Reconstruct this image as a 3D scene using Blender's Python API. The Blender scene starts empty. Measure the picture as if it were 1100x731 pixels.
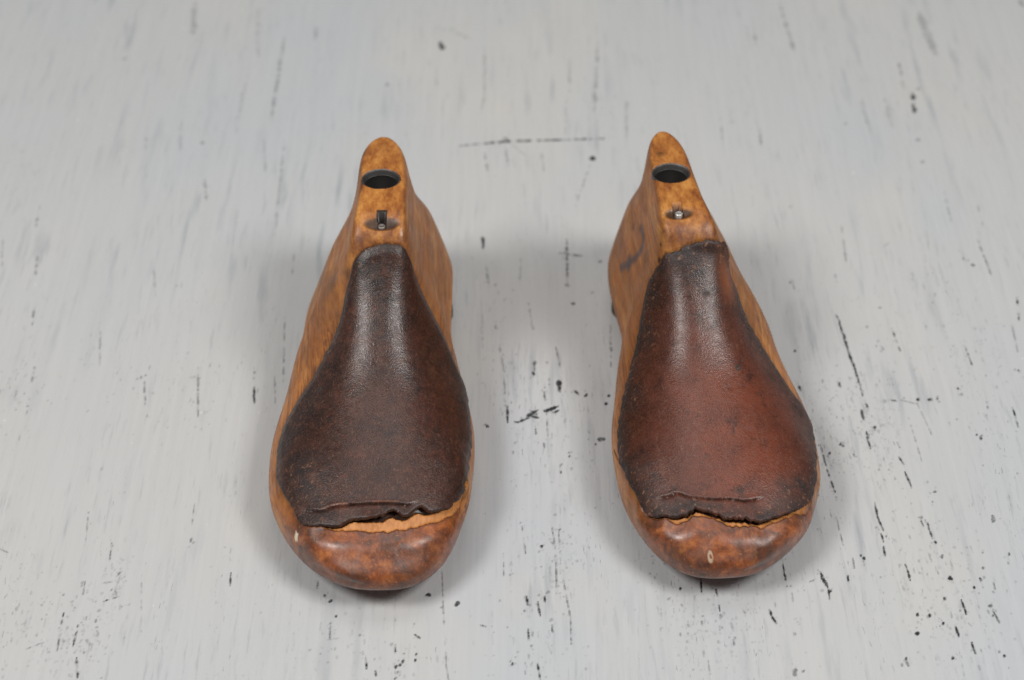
import bpy, math
import numpy as np
from mathutils import Vector
from mathutils.geometry import delaunay_2d_cdt

# ------------------------------------------------------------------ camera, world, lights
S = 0.01                                  # all shapes below are in centimetres
sc = bpy.context.scene
cam_d = bpy.data.cameras.new('camera'); cam = bpy.data.objects.new('camera', cam_d)
sc.collection.objects.link(cam); sc.camera = cam
cam.location = (0, -43.8*S, 39.5*S)
cam.rotation_euler = (math.radians(90-42), 0, 0)
cam_d.sensor_width = 36; cam_d.lens = 36*2000/1100
cam_d.clip_start = .01; cam_d.clip_end = 20
cam_d.dof.use_dof = True; cam_d.dof.focus_distance = .517; cam_d.dof.aperture_fstop = 12

wd = bpy.data.worlds.new('World'); sc.world = wd; wd.use_nodes = True
wd.node_tree.nodes['Background'].inputs[0].default_value = (.93, .97, 1, 1)
wd.node_tree.nodes['Background'].inputs[1].default_value = .14

def area(name, loc, target, size, power, col=(1, 1, 1)):
    l = bpy.data.lights.new(name, 'AREA'); l.shape = 'SQUARE'; l.size = size; l.energy = power; l.color = col
    o = bpy.data.objects.new(name, l); sc.collection.objects.link(o); o.location = loc
    o.rotation_euler = (Vector(target)-Vector(loc)).to_track_quat('-Z', 'Y').to_euler()
    return o
area('softbox', (-.60, -.42, 1.02), (0, 0, 0), .34, 9.0, (1, .985, .96))
area('softbox', (.60, -.42, 1.02), (0, 0, 0), .34, 9.0, (1, .985, .96))
area('overhead_softbox', (0, .25, 1.25), (0, 0, 0), .45, 2.3, (1, .99, .975))
sc.view_settings.view_transform = 'Standard'; sc.view_settings.look = 'None'
sc.view_settings.exposure = 0; sc.view_settings.gamma = 1

rng = np.random.default_rng(7)

# ------------------------------------------------------------------ helpers
def link_mesh(name, V, faces, mat=None, parent=None, attrs=None, smooth=True, quads=None):
    me = bpy.data.meshes.new(name)
    V = np.asarray(V, dtype=np.float32)*S
    if quads is not None:
        q = np.asarray(quads, dtype=np.int32)
        me.vertices.add(len(V)); me.vertices.foreach_set('co', V.ravel())
        me.loops.add(q.size); me.loops.foreach_set('vertex_index', q.ravel())
        me.polygons.add(len(q)); me.polygons.foreach_set('loop_start', np.arange(0, q.size, 4, dtype=np.int32))
        me.update(calc_edges=True); me.validate()
    else:
        me.from_pydata(V.tolist(), [], faces); me.update()
    if smooth: me.polygons.foreach_set('use_smooth', np.ones(len(me.polygons), dtype=bool))
    for k, a in (attrs or {}).items():
        at = me.attributes.new(k, 'FLOAT', 'POINT'); at.data.foreach_set('value', np.asarray(a, dtype=np.float32).ravel())
    o = bpy.data.objects.new(name, me); sc.collection.objects.link(o)
    if mat: me.materials.append(mat)
    if parent: o.parent = parent
    return o

class NT:
    def __init__(s, name):
        s.m = bpy.data.materials.new(name); s.m.use_nodes = True; s.t = s.m.node_tree; s.n = s.t.nodes
        s.b = s.n['Principled BSDF']; s.tc = s.n.new('ShaderNodeTexCoord')
    def L(s, a, b): s.t.links.new(a, b)
    def setin(s, sock, v):
        if hasattr(v, 'links'): s.L(v, sock)
        else: sock.default_value = v
    def attr(s, k):
        a = s.n.new('ShaderNodeAttribute'); a.attribute_name = k; return a.outputs['Fac']
    def map(s, scale, rot=(0, 0, 0), vec=None):
        m = s.n.new('ShaderNodeMapping'); s.L(vec or s.tc.outputs['Object'], m.inputs[0])
        m.inputs['Scale'].default_value = scale; m.inputs['Rotation'].default_value = rot; return m.outputs[0]
    def noise(s, vec, scale=1, detail=4, rough=.55, dist=0):
        n = s.n.new('ShaderNodeTexNoise'); s.L(vec, n.inputs['Vector']); n.inputs['Scale'].default_value = scale
        n.inputs['Detail'].default_value = detail; n.inputs['Roughness'].default_value = rough
        n.inputs['Distortion'].default_value = dist; return n.outputs[0]
    def ramp(s, f, pts):
        r = s.n.new('ShaderNodeValToRGB'); s.L(f, r.inputs[0]); e = r.color_ramp.elements
        while len(e) < len(pts): e.new(.5)
        for x, (p, c) in zip(e, pts):
            x.position = p; x.color = (c, c, c, 1) if isinstance(c, (int, float)) else (*c, 1)
        return r.outputs[0]
    def mix(s, f, a, b, mode='MIX'):
        m = s.n.new('ShaderNodeMix'); m.data_type = 'RGBA'; m.blend_type = mode
        s.setin(m.inputs[0], f)
        for k, v in ((6, a), (7, b)):
            s.setin(m.inputs[k], (*v, 1) if isinstance(v, tuple) and len(v) == 3 else v)
        return m.outputs[2]
    def math(s, op, a, b=None, clamp=False):
        m = s.n.new('ShaderNodeMath'); m.operation = op; m.use_clamp = clamp
        s.setin(m.inputs[0], a)
        if b is not None: s.setin(m.inputs[1], b)
        return m.outputs[0]
    def bump(s, h, strength, dist, normal=None):
        b = s.n.new('ShaderNodeBump'); s.L(h, b.inputs['Height']); b.inputs['Strength'].default_value = strength
        b.inputs['Distance'].default_value = dist
        if normal: s.L(normal, b.inputs['Normal'])
        return b.outputs[0]

# ------------------------------------------------------------------ materials
def table_material():
    k = NT('painted_board')
    base = k.mix(k.ramp(k.noise(k.map((9, 6, 9)), 1, 3), [(.35, 0), (.65, 1)]), (.470, .465, .455), (.445, .455, .460))
    tint = k.ramp(k.noise(k.map((7, 3.5, 7), (0, 0, .3)), 1.3, 3), [(.52, 0), (.72, 1)])
    base = k.mix(k.math('MULTIPLY', tint, .65), base, (.40, .430, .475))
    warm = k.ramp(k.noise(k.map((6, 4, 6), (0, 0, 1.1)), 1.7, 3), [(.55, 0), (.72, 1)])
    base = k.mix(k.math('MULTIPLY', warm, .6), base, (.55, .51, .455))
    # brush strokes in the paint, along the grain
    br = k.noise(k.map((520, 16, 1), (0, 0, -.035)), 1, 4, .6)
    base = k.mix(.22, base, k.ramp(br, [(.3, .45), (.7, .57)]), 'MIX')
    # broad grey smears where the paint is thin
    sm = k.ramp(k.noise(k.map((230, 24, 1), (0, 0, -.035)), 1, 3, .5), [(.56, 0), (.74, 1)])
    smz = k.ramp(k.noise(k.map((14, 10, 1)), 1, 2), [(.42, 0), (.62, 1)])
    base = k.mix(k.math('MULTIPLY', k.math('MULTIPLY', sm, smz), .8), base, (.30, .315, .335))
    s2 = k.ramp(k.noise(k.map((700, 60, 1), (0, 0, -.035), k.tc.outputs['Object']), 1, 4, .6), [(.56, 0), (.68, 1)])
    s2z = k.ramp(k.noise(k.map((30, 14, 1)), 1.3, 3), [(.40, 0), (.60, 1)])
    base = k.mix(k.math('MULTIPLY', k.math('MULTIPLY', s2, s2z), .38), base, (.27, .28, .295))
    # fine worn specks stretched along the grain
    f1 = k.ramp(k.noise(k.map((1500, 210, 1), (0, 0, -.035)), 1, 3, .65), [(.635, 0), (.69, 1)])
    dens = k.attr('wear')
    z1 = k.ramp(k.noise(k.map((60, 13, 1), (0, 0, -.035)), 1, 3, .6), [(.50, 0), (.62, 1)])
    fine = k.math('MULTIPLY', k.math('MULTIPLY', f1, z1), k.math('ADD', k.math('MULTIPLY', dens, .45), .22), True)
    base = k.mix(fine, base, (.15, .155, .16))
    mk = k.attr('mark')
    rag = k.noise(k.map((1800, 1100, 1)), 1, 2, .6)
    mk2 = k.math('MULTIPLY', mk, k.ramp(rag, [(.30, .65), (.5, 1.0)]), True)
    base = k.mix(mk2, base, (.022, .024, .027))
    # pale flecks of older paint
    fl = k.ramp(k.noise(k.map((420, 300, 1)), 1, 2, .5), [(.74, 0), (.78, 1)])
    base = k.mix(k.math('MULTIPLY', fl, .5), base, (.68, .66, .58))
    k.L(base, k.b.inputs['Base Color'])
    k.b.inputs['Roughness'].default_value = .55
    k.b.inputs['Specular IOR Level'].default_value = .3
    h = k.math('SUBTRACT', k.math('MULTIPLY', br, .4), k.math('ADD', mk2, fine))
    k.L(k.bump(h, .6, .0005), k.b.inputs['Normal'])
    return k.m

def wood_material(name, tone):
    k = NT(name)
    g = k.noise(k.map((1300, 55, 1000)), 1, 6, .65, .25)                  # fine long grain
    g2 = k.noise(k.map((260, 18, 200)), 1, 3, .5, .6)                  # broad figure
    blot = k.noise(k.map((170, 110, 170)), 1, 6, .7)
    honey = k.ramp(g2, [(.3, (.40, .130, .024)), (.48, (.54, .200, .040)), (.68, (.66, .285, .068))])
    brd = k.ramp(k.noise(k.map((75, 28, 75), (0, 0, 0)), 1, 4, .6), [(.38, 0), (.66, 1)])
    honey = k.mix(k.math('MULTIPLY', brd, .55), honey, (.25, .080, .018))
    gm = k.math('MULTIPLY', k.ramp(g, [(.41, .95), (.54, 0)]), k.ramp(k.noise(k.map((130, 22, 130), (0, .2, 0)), 1, 3), [(.40, .15), (.65, 1)]))
    c = k.mix(gm, honey, (.15, .042, .012))
    c = k.mix(k.ramp(blot, [(.50, 0), (.66, .65)]), c, (.22, .068, .018))
    # handling dirt: greyish brown on the sides of the cone
    grime = k.math('MULTIPLY', k.attr('side'), k.ramp(k.noise(k.map((120, 50, 120)), 1, 5, .65), [(.38, .10), (.68, .80)]))
    c = k.mix(grime, c, (.175, .075, .028))
    # toe: deep red brown varnish, burnished in blotches
    tb = k.noise(k.map((190, 260, 190)), 1, 8, .74, .4)
    toe_c = k.ramp(tb, [(.31, (.040, .012, .006)), (.42, (.125, .030, .009)), (.53, (.25, .062, .015)), (.68, (.45, .145, .034))])
    c = k.mix(k.attr('toe'), c, toe_c)
    c = k.mix(k.math('MULTIPLY', k.math('MULTIPLY', gm, k.attr('toe')), .55), c, (.055, .016, .007))
    # cone top: ochre end grain mottled red brown
    tm = k.noise(k.map((200, 90, 160)), 1, 8, .74)
    top_c = k.ramp(tm, [(.33, (.10, .030, .010)), (.43, (.27, .085, .018)), (.54, (.42, .160, .034)), (.68, (.58, .265, .065))])
    c = k.mix(k.attr('top'), c, top_c)
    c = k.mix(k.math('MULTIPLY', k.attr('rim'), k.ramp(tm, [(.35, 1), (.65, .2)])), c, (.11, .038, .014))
    # glue line, stains, darker low band, and shade painted under leather and in slot
    dn = k.noise(k.map((500, 420, 500)), 1, 4, .65)
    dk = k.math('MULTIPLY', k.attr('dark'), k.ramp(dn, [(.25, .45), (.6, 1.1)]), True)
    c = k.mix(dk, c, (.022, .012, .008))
    # fresh wood where the edge broke away
    pl = k.mix(k.ramp(k.noise(k.map((900, 300, 700)), 1, 3, .6), [(.35, 0), (.7, 1)]), (.54, .225, .065), (.36, .13, .032))
    c = k.mix(k.attr('pale'), c, pl)
    c = k.mix(k.attr('hole'), c, (.018, .012, .009))  # bore and slot shade painted near-black; the recess has a dirt smudge
    c = k.mix(k.attr('ink'), c, (.045, .045, .06))
    c = k.mix(k.attr('chip'), c, (.68, .58, .42))
    # fine scuffs
    sc_ = k.ramp(k.noise(k.map((1500, 1300, 1500)), 1, 2, .6), [(.67, 0), (.72, .45)])
    c = k.mix(k.math('MULTIPLY', sc_, k.math('ADD', k.math('MULTIPLY', k.attr('toe'), .8), .15)), c, (.60, .34, .16))
    if tone != 1: c = k.mix(1.0, c, (tone, tone, tone), 'MULTIPLY')
    k.L(c, k.b.inputs['Base Color'])
    r = k.math('ADD', k.ramp(k.noise(k.map((260, 200, 260)), 1, 4, .6), [(.3, .26), (.7, .52)]),
               k.math('ADD', k.math('MULTIPLY', k.attr('side'), .16), k.math('MULTIPLY', k.attr('pale'), .3)), True)
    k.L(r, k.b.inputs['Roughness']); k.b.inputs['Specular IOR Level'].default_value = .35
    k.L(k.math('ADD', k.math('MULTIPLY', k.attr('toe'), .62), .08), k.b.inputs['Coat Weight'])
    k.L(k.ramp(k.noise(k.map((420, 380, 420)), 1, 5, .7), [(.35, .26), (.65, .55)]), k.b.inputs['Coat Roughness'])
    h = k.math('ADD', k.math('MULTIPLY', g, .6), k.math('ADD', k.math('MULTIPLY', tb, .6), k.math('MULTIPLY', k.attr('dark'), -.5)))
    k.L(k.bump(h, .35, .0003), k.b.inputs['Normal'])
    return k.m

def leather_material(name, mid, dark, centre, cfac):
    k = NT(name)
    big = k.noise(k.map((110, 95, 110)), 1, 7, .68)
    c = k.mix(k.ramp(big, [(.40, 0), (.60, 1)]), dark, mid)
    cn = k.math('MULTIPLY', k.attr('centre'), k.ramp(k.noise(k.map((110, 90, 110)), 1, 5, .6), [(.25, cfac*.55), (.62, cfac)]))
    c = k.mix(cn, c, centre)
    edge = k.math('MULTIPLY', k.attr('edge'), k.ramp(k.noise(k.map((230, 200, 230)), 1, 4, .65), [(.3, .35), (.62, 1)]), True)
    c = k.mix(edge, c, (.016, .012, .011))
    # rubbed red patches and pale pores / scratches
    rb = k.ramp(k.noise(k.map((330, 330, 330)), 1, 6, .75), [(.52, 0), (.68, .6)])
    c = k.mix(rb, c, (.17, .058, .030))
    fn = k.noise(k.map((2300, 2300, 2300)), 1, 2, .6)
    c = k.mix(k.ramp(fn, [(.54, 0), (.72, .34)]), c, (.27, .135, .090))
    c = k.mix(k.ramp(fn, [(.30, .6), (.42, 0)]), c, (.014, .009, .008))
    # scuffed streaks and darker handling blotches
    bl = k.noise(k.map((190, 150, 190), (0, 0, .4)), 1, 7, .75)
    c = k.mix(k.ramp(bl, [(.30, .85), (.46, 0)]), c, (.016, .010, .008))
    c = k.mix(k.ramp(bl, [(.55, 0), (.70, .35)]), c, (.19, .085, .055))
    scr = k.noise(k.map((1500, 260, 900), (0, 0, .5)), 1, 3, .6)
    c = k.mix(k.ramp(scr, [(.62, 0), (.72, .35)]), c, (.26, .15, .11))
    sp = k.ramp(k.noise(k.map((800, 800, 800), (.3, .2, .5)), 1, 2, .5), [(.63, 0), (.68, 1)])
    c = k.mix(k.math('MULTIPLY', sp, k.math('ADD', k.math('MULTIPLY', k.attr('edge'), .55), .10), True), c, (.36, .17, .09))
    c = k.mix(k.attr('crease'), c, (.025, .014, .011))
    c = k.mix(k.attr('tan'), c, (.46, .15, .055))
    c = k.mix(1.0, c, (.66, .62, .60), 'MULTIPLY')
    k.L(c, k.b.inputs['Base Color'])
    r = k.ramp(k.noise(k.map((500, 500, 500)), 1, 5, .7), [(.3, .24), (.7, .44)])
    r = k.math('ADD', r, k.math('MULTIPLY', k.attr('edge'), .24), True)
    k.L(r, k.b.inputs['Roughness']); k.b.inputs['Specular IOR Level'].default_value = .50
    v = k.n.new('ShaderNodeTexVoronoi'); k.L(k.map((1700, 1700, 1700)), v.inputs['Vector']); v.inputs['Scale'].default_value = 1
    h = k.math('ADD', k.math('MULTIPLY', fn, .7), k.math('ADD', k.math('MULTIPLY', v.outputs[0], .15),
               k.math('MULTIPLY', k.noise(k.map((260, 260, 260)), 1, 5, .62), 1.2)))
    k.L(k.bump(h, .30, .0004), k.b.inputs['Normal'])
    return k.m

def metal_material(name, col, rough, rust=.4, metallic=.9):
    k = NT(name)
    n = k.noise(k.map((700, 700, 700)), 1, 5, .65)
    c = k.mix(k.ramp(n, [(.45, 0), (.7, rust)]), col, (.05, .03, .02))
    k.L(c, k.b.inputs['Base Color']); k.b.inputs['Metallic'].default_value = metallic
    k.L(k.ramp(n, [(.3, rough), (.7, min(1, rough+.25))]), k.b.inputs['Roughness'])
    k.L(k.bump(n, .3, .0003), k.b.inputs['Normal'])
    return k.m

M_table = table_material()
M_wood = {'L': wood_material('varnished_beech', 1.0), 'R': wood_material('varnished_beech_worn', .95)}
M_leather = {'L': leather_material('dark_leather', (.070, .026, .017), (.018, .0105, .0085), (.088, .030, .019), .8),
             'R': leather_material('red_brown_leather', (.075, .027, .018), (.018, .010, .008), (.25, .060, .026), 1.0)}
M_steel = metal_material('steel_tube', (.17, .165, .16), .42, .6)
M_pin = {'L': metal_material('dull_pin', (.34, .29, .26), .4, .5), 'R': metal_material('bright_pin', (.72, .69, .65), .28, .25)}
M_nail = metal_material('oxidised_nail', (.05, .052, .045), .5, .6, .5)
M_plate = metal_material('heel_iron', (.05, .045, .04), .6, .5, .3)
k = NT('bore_shade'); k.b.inputs['Base Color'].default_value = (.012, .010, .009, 1); k.b.inputs['Roughness'].default_value = .9; M_bore = k.m  # near-black colour stands in for shade deep in the bore

# ------------------------------------------------------------------ table top
MARKS = [[1.0, 0.085, 0.57, -3.33, 0.73, -3.29], [1.0, 0.056, 0.45, -3.45, 0.62, -3.17], [1.0, 0.064, 1.02, -3.13, 1.19, -3.09], [1.0, 0.043, 1.13, -3.09, 1.42, -2.94], [1.0, 0.035, 0.28, -3.57, 0.51, -3.45], [1.0, 0.072, 1.43, -1.8, 1.49, -2.31],
[0.8, 0.029, 1.62, -2.14, 1.63, -2.31], [0.9, 0.029, 1.94, -2.26, 2.06, -2.43], [1.0, 0.043, 2.26, -2.47], [0.9, 0.036, 2.97, -2.49], [0.9, 0.036, 2.89, -2.84], [0.9, 0.029, 0.99, -2.31, 1.02, -2.84],
[0.7, 0.018, 1.05, -3.13, 1.07, -4.21], [1.0, 0.035, 0.06, -3.61, 0.16, -3.65, 0.51, -3.45], [1.0, 0.071, 0.51, -3.29, 0.82, -3.11], [0.9, 0.056, 0.56, -3.37, 0.82, -3.45], [1.0, 0.057, 0.99, -3.17, 1.38, -2.96], [0.9, 0.028, 1.22, -3.25, 1.42, -3.13],
[0.8, 0.036, -0.14, -2.84, -0.13, -3.65], [0.6, 0.022, -0.26, -1.59, -0.2, -2.64], [1.0, 0.042, -0.83, -3.73, -0.7, -3.85], [0.9, 0.036, 0.65, -1.42, 0.69, -1.55], [0.6, 0.029, 1.14, -1.72, 1.15, -1.99], [1.0, 0.056, 2.59, -4.37, 2.73, -4.33],
[1.0, 0.035, 0.95, -4.52, 0.96, -4.72], [0.8, 0.021, 1.62, -4.95, 1.77, -4.91], [0.8, 0.021, 1.43, -5.26, 1.44, -5.76], [1.0, 0.026, 0.4, -10.47, 0.43, -10.77], [0.9, 0.019, 0.41, -10.97, 0.42, -11.18], [0.9, 0.023, 0.44, -11.61, 0.45, -11.98],
[1.0, 0.032, 0.7, -10.66, 0.77, -11.14], [1.0, 0.023, 0.9, -10.47, 0.91, -10.66], [0.9, 0.023, 1.08, -11.47, 1.09, -11.8], [0.7, 0.02, 1.15, -7.92, 1.23, -8.89, 1.23, -10.36], [0.7, 0.019, 1.33, -8.01, 1.37, -9.43, 1.59, -11.18, 1.59, -12.12], [0.7, 0.017, 0.28, -7.85, 0.38, -8.89],
[1.0, 0.033, 0.83, -8.62], [0.6, 0.013, -0.24, -8.89, -0.23, -9.79], [1.0, 0.045, -1.52, -10.74], [0.8, 0.019, -0.93, -11.45, -0.71, -11.52], [0.8, 0.022, 0.68, -12.76, 0.74, -13.33], [0.8, 0.025, 0.01, -12.8],
[0.5, 0.012, 0.35, -12.76, 0.35, -13.12], [1.0, 0.037, 10.45, 1.26, 10.54, 0.31, 10.59, -0.43, 10.74, -1.8, 10.76, -2.47], [0.9, 0.027, 12.14, 0.49, 12.23, -0.43], [0.9, 0.029, 11.63, -0.13, 11.71, -0.37], [1.0, 0.043, 10.13, -1.89, 10.13, -2.1], [0.8, 0.022, 14.31, -0.26, 14.38, -1.17],
[0.9, 0.026, 14.55, -2.31, 14.5, -3.01], [0.9, 0.029, 15.97, -0.04, 15.93, -0.48], [1.0, 0.05, 12.42, -2.64], [1.0, 0.05, 12.79, -2.65], [0.8, 0.029, 13.04, -2.6], [0.8, 0.029, 11.43, -2.64, 11.76, -2.71],
[0.6, 0.014, 11.91, -2.68, 12.37, -2.84], [0.9, 0.028, 10.82, -2.88, 10.88, -3.21], [1.0, 0.042, 10.93, -3.85], [1.0, 0.035, 10.63, -3.11, 10.65, -3.53], [1.0, 0.035, 10.65, -4.05, 10.66, -4.76], [1.0, 0.03, 11.47, -5.11, 11.57, -5.41],
[1.0, 0.027, 11.55, -5.72, 11.64, -6.35], [0.9, 0.02, 12.16, -6.24, 12.19, -6.58], [0.9, 0.027, 12.3, -6.52], [0.9, 0.035, 9.81, -4.6], [0.9, 0.028, 10.14, -4.81, 10.15, -5.07], [0.9, 0.028, 9.43, -4.95],
[0.8, 0.022, 9.2, -4.6, 9.26, -5.57, 9.39, -6.54], [0.9, 0.029, 13.74, -2.17], [0.9, 0.029, 15.77, -1.34], [0.9, 0.028, 14.03, -4.35], [0.8, 0.023, 15.26, -3.01, 15.26, -3.85], [0.5, 0.014, 12.38, -2.8, 12.6, -4.15],
[0.5, 0.014, 12.01, -3.33, 12.12, -5.26], [0.9, 0.036, 8.85, -2.06, 8.88, -2.26], [1.0, 0.03, 10.49, -6.95, 10.48, -7.52, 10.57, -8.03], [1.0, 0.029, 10.48, -8.17, 10.51, -8.46], [1.0, 0.029, 10.49, -8.63, 10.47, -9.0], [1.0, 0.052, 8.59, -9.58, 8.63, -9.83, 8.72, -10.15],
[1.0, 0.045, 8.73, -10.22, 8.72, -10.54], [0.6, 0.013, 8.25, -9.94, 8.5, -9.8], [1.0, 0.033, 11.01, -9.31, 11.05, -9.89], [0.8, 0.02, 11.67, -7.52, 11.75, -7.89], [1.0, 0.029, 11.87, -7.71, 11.92, -8.32], [0.9, 0.026, 11.97, -8.48],
[1.0, 0.033, 12.08, -9.01], [1.0, 0.052, 12.17, -9.8], [0.9, 0.028, 11.88, -10.54], [1.0, 0.028, 12.34, -10.59, 12.38, -11.1], [1.0, 0.06, 13.81, -7.46, 13.74, -7.71], [0.9, 0.026, 12.99, -9.8, 13.02, -10.15],
[0.9, 0.026, 13.33, -9.97, 13.33, -10.24], [0.8, 0.026, 12.76, -10.14], [1.0, 0.032, 13.1, -10.8], [1.0, 0.025, 13.13, -10.97, 13.22, -11.39], [1.0, 0.038, 12.0, -11.52, 12.04, -11.86], [1.0, 0.025, 12.35, -12.06, 12.38, -12.44],
[0.9, 0.032, 11.06, -11.1], [0.8, 0.025, 11.37, -11.14], [1.0, 0.044, 10.94, -11.77], [1.0, 0.056, 10.52, -12.59, 10.5, -12.84], [0.8, 0.031, 11.75, -12.58], [0.9, 0.031, 13.14, -12.53],
[0.8, 0.026, 13.98, -8.91], [0.9, 0.025, 11.69, -11.42], [0.7, 0.049, 7.5, -13.0], [0.9, 0.026, 9.87, -9.08], [0.7, 0.017, 9.56, -9.08, 9.55, -9.44], [0.8, 0.023, 9.35, -9.63, 9.32, -9.97],
[0.6, 0.016, 9.29, -7.52, 9.36, -8.59], [0.8, 0.026, 13.15, -9.43], [0.5, 0.013, -12.18, -7.31, -12.07, -8.46], [0.7, 0.016, -11.32, -8.49, -11.28, -9.12], [0.9, 0.039, -10.93, -9.63], [0.7, 0.019, -11.29, -9.97, -11.09, -9.94],
[0.8, 0.023, -11.19, -10.64, -10.81, -10.46], [0.7, 0.017, -11.0, -10.07, -10.86, -10.5], [0.7, 0.019, -11.83, -9.94, -11.81, -10.4], [0.8, 0.02, -12.23, -11.06, -12.17, -12.34], [0.9, 0.025, -11.76, -11.48, -11.77, -12.19], [0.9, 0.025, -11.61, -12.59, -11.47, -13.24],
[0.5, 0.013, -9.17, -6.98, -9.14, -7.8], [0.7, 0.026, -9.09, -8.46, -9.09, -8.32], [0.9, 0.023, -7.83, -9.63, -7.8, -10.07], [0.7, 0.02, -10.25, -9.26, -10.2, -9.58], [0.4, 0.01, -10.31, -9.63, -9.96, -12.11], [0.6, 0.013, -14.44, -8.72, -14.2, -8.86],
[0.5, 0.012, -12.99, -12.28, -12.58, -12.06], [1.0, 0.032, -5.14, -10.44], [1.0, 0.038, -4.98, -10.64], [0.9, 0.025, -4.79, -11.16], [0.7, 0.019, -4.92, -11.52, -4.9, -11.96], [0.9, 0.025, -3.9, -12.5, -3.86, -12.95],
[1.0, 0.031, -3.61, -13.03, -3.59, -13.17], [0.9, 0.025, -3.13, -12.25, -3.11, -12.39], [1.0, 0.031, -2.91, -12.71], [0.9, 0.025, -3.08, -12.87], [1.0, 0.031, -3.07, -13.27], [1.0, 0.031, -2.62, -11.8, -2.48, -11.92],
[1.0, 0.038, -2.36, -10.4, -2.27, -10.41], [0.9, 0.025, -2.56, -12.46], [0.6, 0.017, -1.97, -9.56, -1.85, -11.29, -1.74, -12.87, -1.67, -13.33], [0.7, 0.023, -5.37, -9.9, -5.37, -10.17], [0.8, 0.023, 5.24, -9.83, 5.23, -10.3], [0.8, 0.023, 5.63, -10.1, 5.68, -10.97],
[0.6, 0.015, 5.67, -11.1, 5.62, -11.65], [1.0, 0.036, 7.03, -10.92, 7.09, -11.23, 7.17, -11.42], [0.9, 0.026, 7.56, -9.22, 7.59, -10.1], [0.7, 0.019, 5.95, -11.98, 5.96, -12.15], [0.6, 0.012, 5.22, -12.69, 5.24, -13.12], [0.6, 0.049, 7.45, -12.97, 7.48, -13.18],
[0.9, 0.026, 4.65, -10.19], [0.5, 0.048, -16.28, 7.05, -16.18, 5.66], [0.5, 0.047, -15.88, 4.42, -15.69, 3.12], [0.65, 0.045, -15.44, 1.53, -15.34, 0.82], [0.5, 0.044, -14.9, -1.19, -14.85, -1.85], [0.4, 0.03, -13.12, 0.49, -12.82, -1.51],
[0.4, 0.065, -10.78, 8.57, -10.56, 7.26], [0.3, 0.049, -8.14, 9.19, -8.03, 5.36], [0.65, 0.029, -11.4, -1.68, -11.19, -2.95], [0.65, 0.029, -9.76, -1.51, -9.52, -3.41], [0.8, 0.036, -8.05, -1.19, -7.86, -2.95], [0.5, 0.03, -7.29, 1.16, -7.07, -1.85],
[0.4, 0.047, -7.28, 4.42, -7.25, 3.31], [0.5, 0.022, -7.41, -1.19, -7.23, -2.8], [0.25, 0.046, -11.88, 3.69, -11.61, 2.22], [0.4, 0.047, -17.19, 5.21, -16.91, 3.69], [0.95, 0.108, -2.77, 17.2, -2.7, 16.88], [0.35, 0.045, -2.73, 18.09, -2.43, 18.19, -1.55, 17.4],
[0.5, 0.087, -4.67, 14.38], [0.76, 0.05, -1.84, 10.49, -0.23, 10.75, 3.32, 10.92], [0.6, 0.084, -0.23, 10.92], [0.3, 0.054, -1.05, 16.88, -1.02, 13.62, -1.17, 12.22], [0.35, 0.081, 3.3, 17.3, 3.03, 12.61], [0.3, 0.053, 2.2, 16.2, 2.15, 13.87],
[0.2, 0.035, 2.04, 13.68, 1.91, 11.04], [0.8, 0.099, 2.88, 9.74], [0.35, 0.049, 2.75, 9.3, 2.18, 6.95], [0.25, 0.069, 4.25, 13.62, 4.13, 11.04], [0.4, 0.042, -0.98, 10.08, -0.85, 8.92], [0.4, 0.042, -0.23, 10.47, -0.14, 9.3],
[0.3, 0.05, 1.06, 10.08, 1.12, 8.92], [0.25, 0.033, -0.13, 10.75, 0.5, 9.88], [0.4, 0.074, 10.63, 20.09, 10.83, 16.2], [0.35, 0.072, 9.41, 17.99, 9.39, 17.07], [0.55, 0.071, 14.71, 15.79, 14.61, 14.05], [0.85, 0.087, 14.92, 13.87, 14.75, 12.43],
[0.45, 0.084, 14.61, 10.84], [0.4, 0.083, 14.59, 9.52], [0.3, 0.147, 16.07, 19.35, 16.2, 16.43], [0.2, 0.103, 13.81, 13.44, 13.83, 11.61], [0.2, 0.086, 12.93, 13.44, 12.96, 11.23], [0.35, 0.051, 7.64, 12.22, 7.56, 10.64],
[0.3, 0.068, 7.94, 11.96, 8.11, 11.96], [0.45, 0.051, 8.98, 11.61, 8.95, 10.47], [0.5, 0.048, 9.61, 6.95], [0.35, 0.051, 12.13, 11.85], [0.5, 0.04, 16.06, 7.1, 16.02, 5.72], [0.3, 0.049, 15.04, 7.84, 14.98, 6.07],
[0.5, 0.093, 20.15, 20.3, 20.27, 19.81], [0.3, 0.111, -12.62, 20.09, -12.32, 17.73], [0.42, 0.072, -8.81, 17.75, -8.79, 12.02], [0.3, 0.05, -8.2, 11.04, -8.03, 5.72], [0.2, 0.092, -10.06, 19.81, -9.69, 16.17], [0.3, 0.109, -7.7, 18.66, -7.58, 17.3],
[0.25, 0.089, -14.79, 16.11], [0.45, 0.1, -11.14, 10.64], [0.25, 0.068, -12.05, 12.02, -11.86, 10.08], [0.2, 0.07, -9.98, 14.91, -10.0, 11.21], [0.3, 0.067, -13.17, 11.04, -13.1, 10.25], [0.25, 0.05, -8.92, 10.84, -8.64, 8.57],
[0.85, 0.063, -0.98, 5.33, -0.98, 4.67], [0.5, 0.046, -0.87, 3.81, -0.76, 2.69], [0.7, 0.045, -0.55, 0.94, -0.54, 0.62], [0.5, 0.037, -0.42, -0.13, -0.21, -1.59], [0.75, 0.047, 1.85, 5.16, 1.83, 2.74], [0.7, 0.047, 1.68, 4.39, 2.32, 4.27],
[0.6, 0.054, 2.94, 3.98], [0.8, 0.06, 1.93, 1.85, 2.05, 1.85], [0.7, 0.061, 1.83, 2.75], [0.4, 0.046, 2.63, 2.38], [0.45, 0.038, 0.54, 1.87, 0.69, 0.31], [0.75, 0.051, 0.73, -0.73, 0.68, -1.47],
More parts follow.
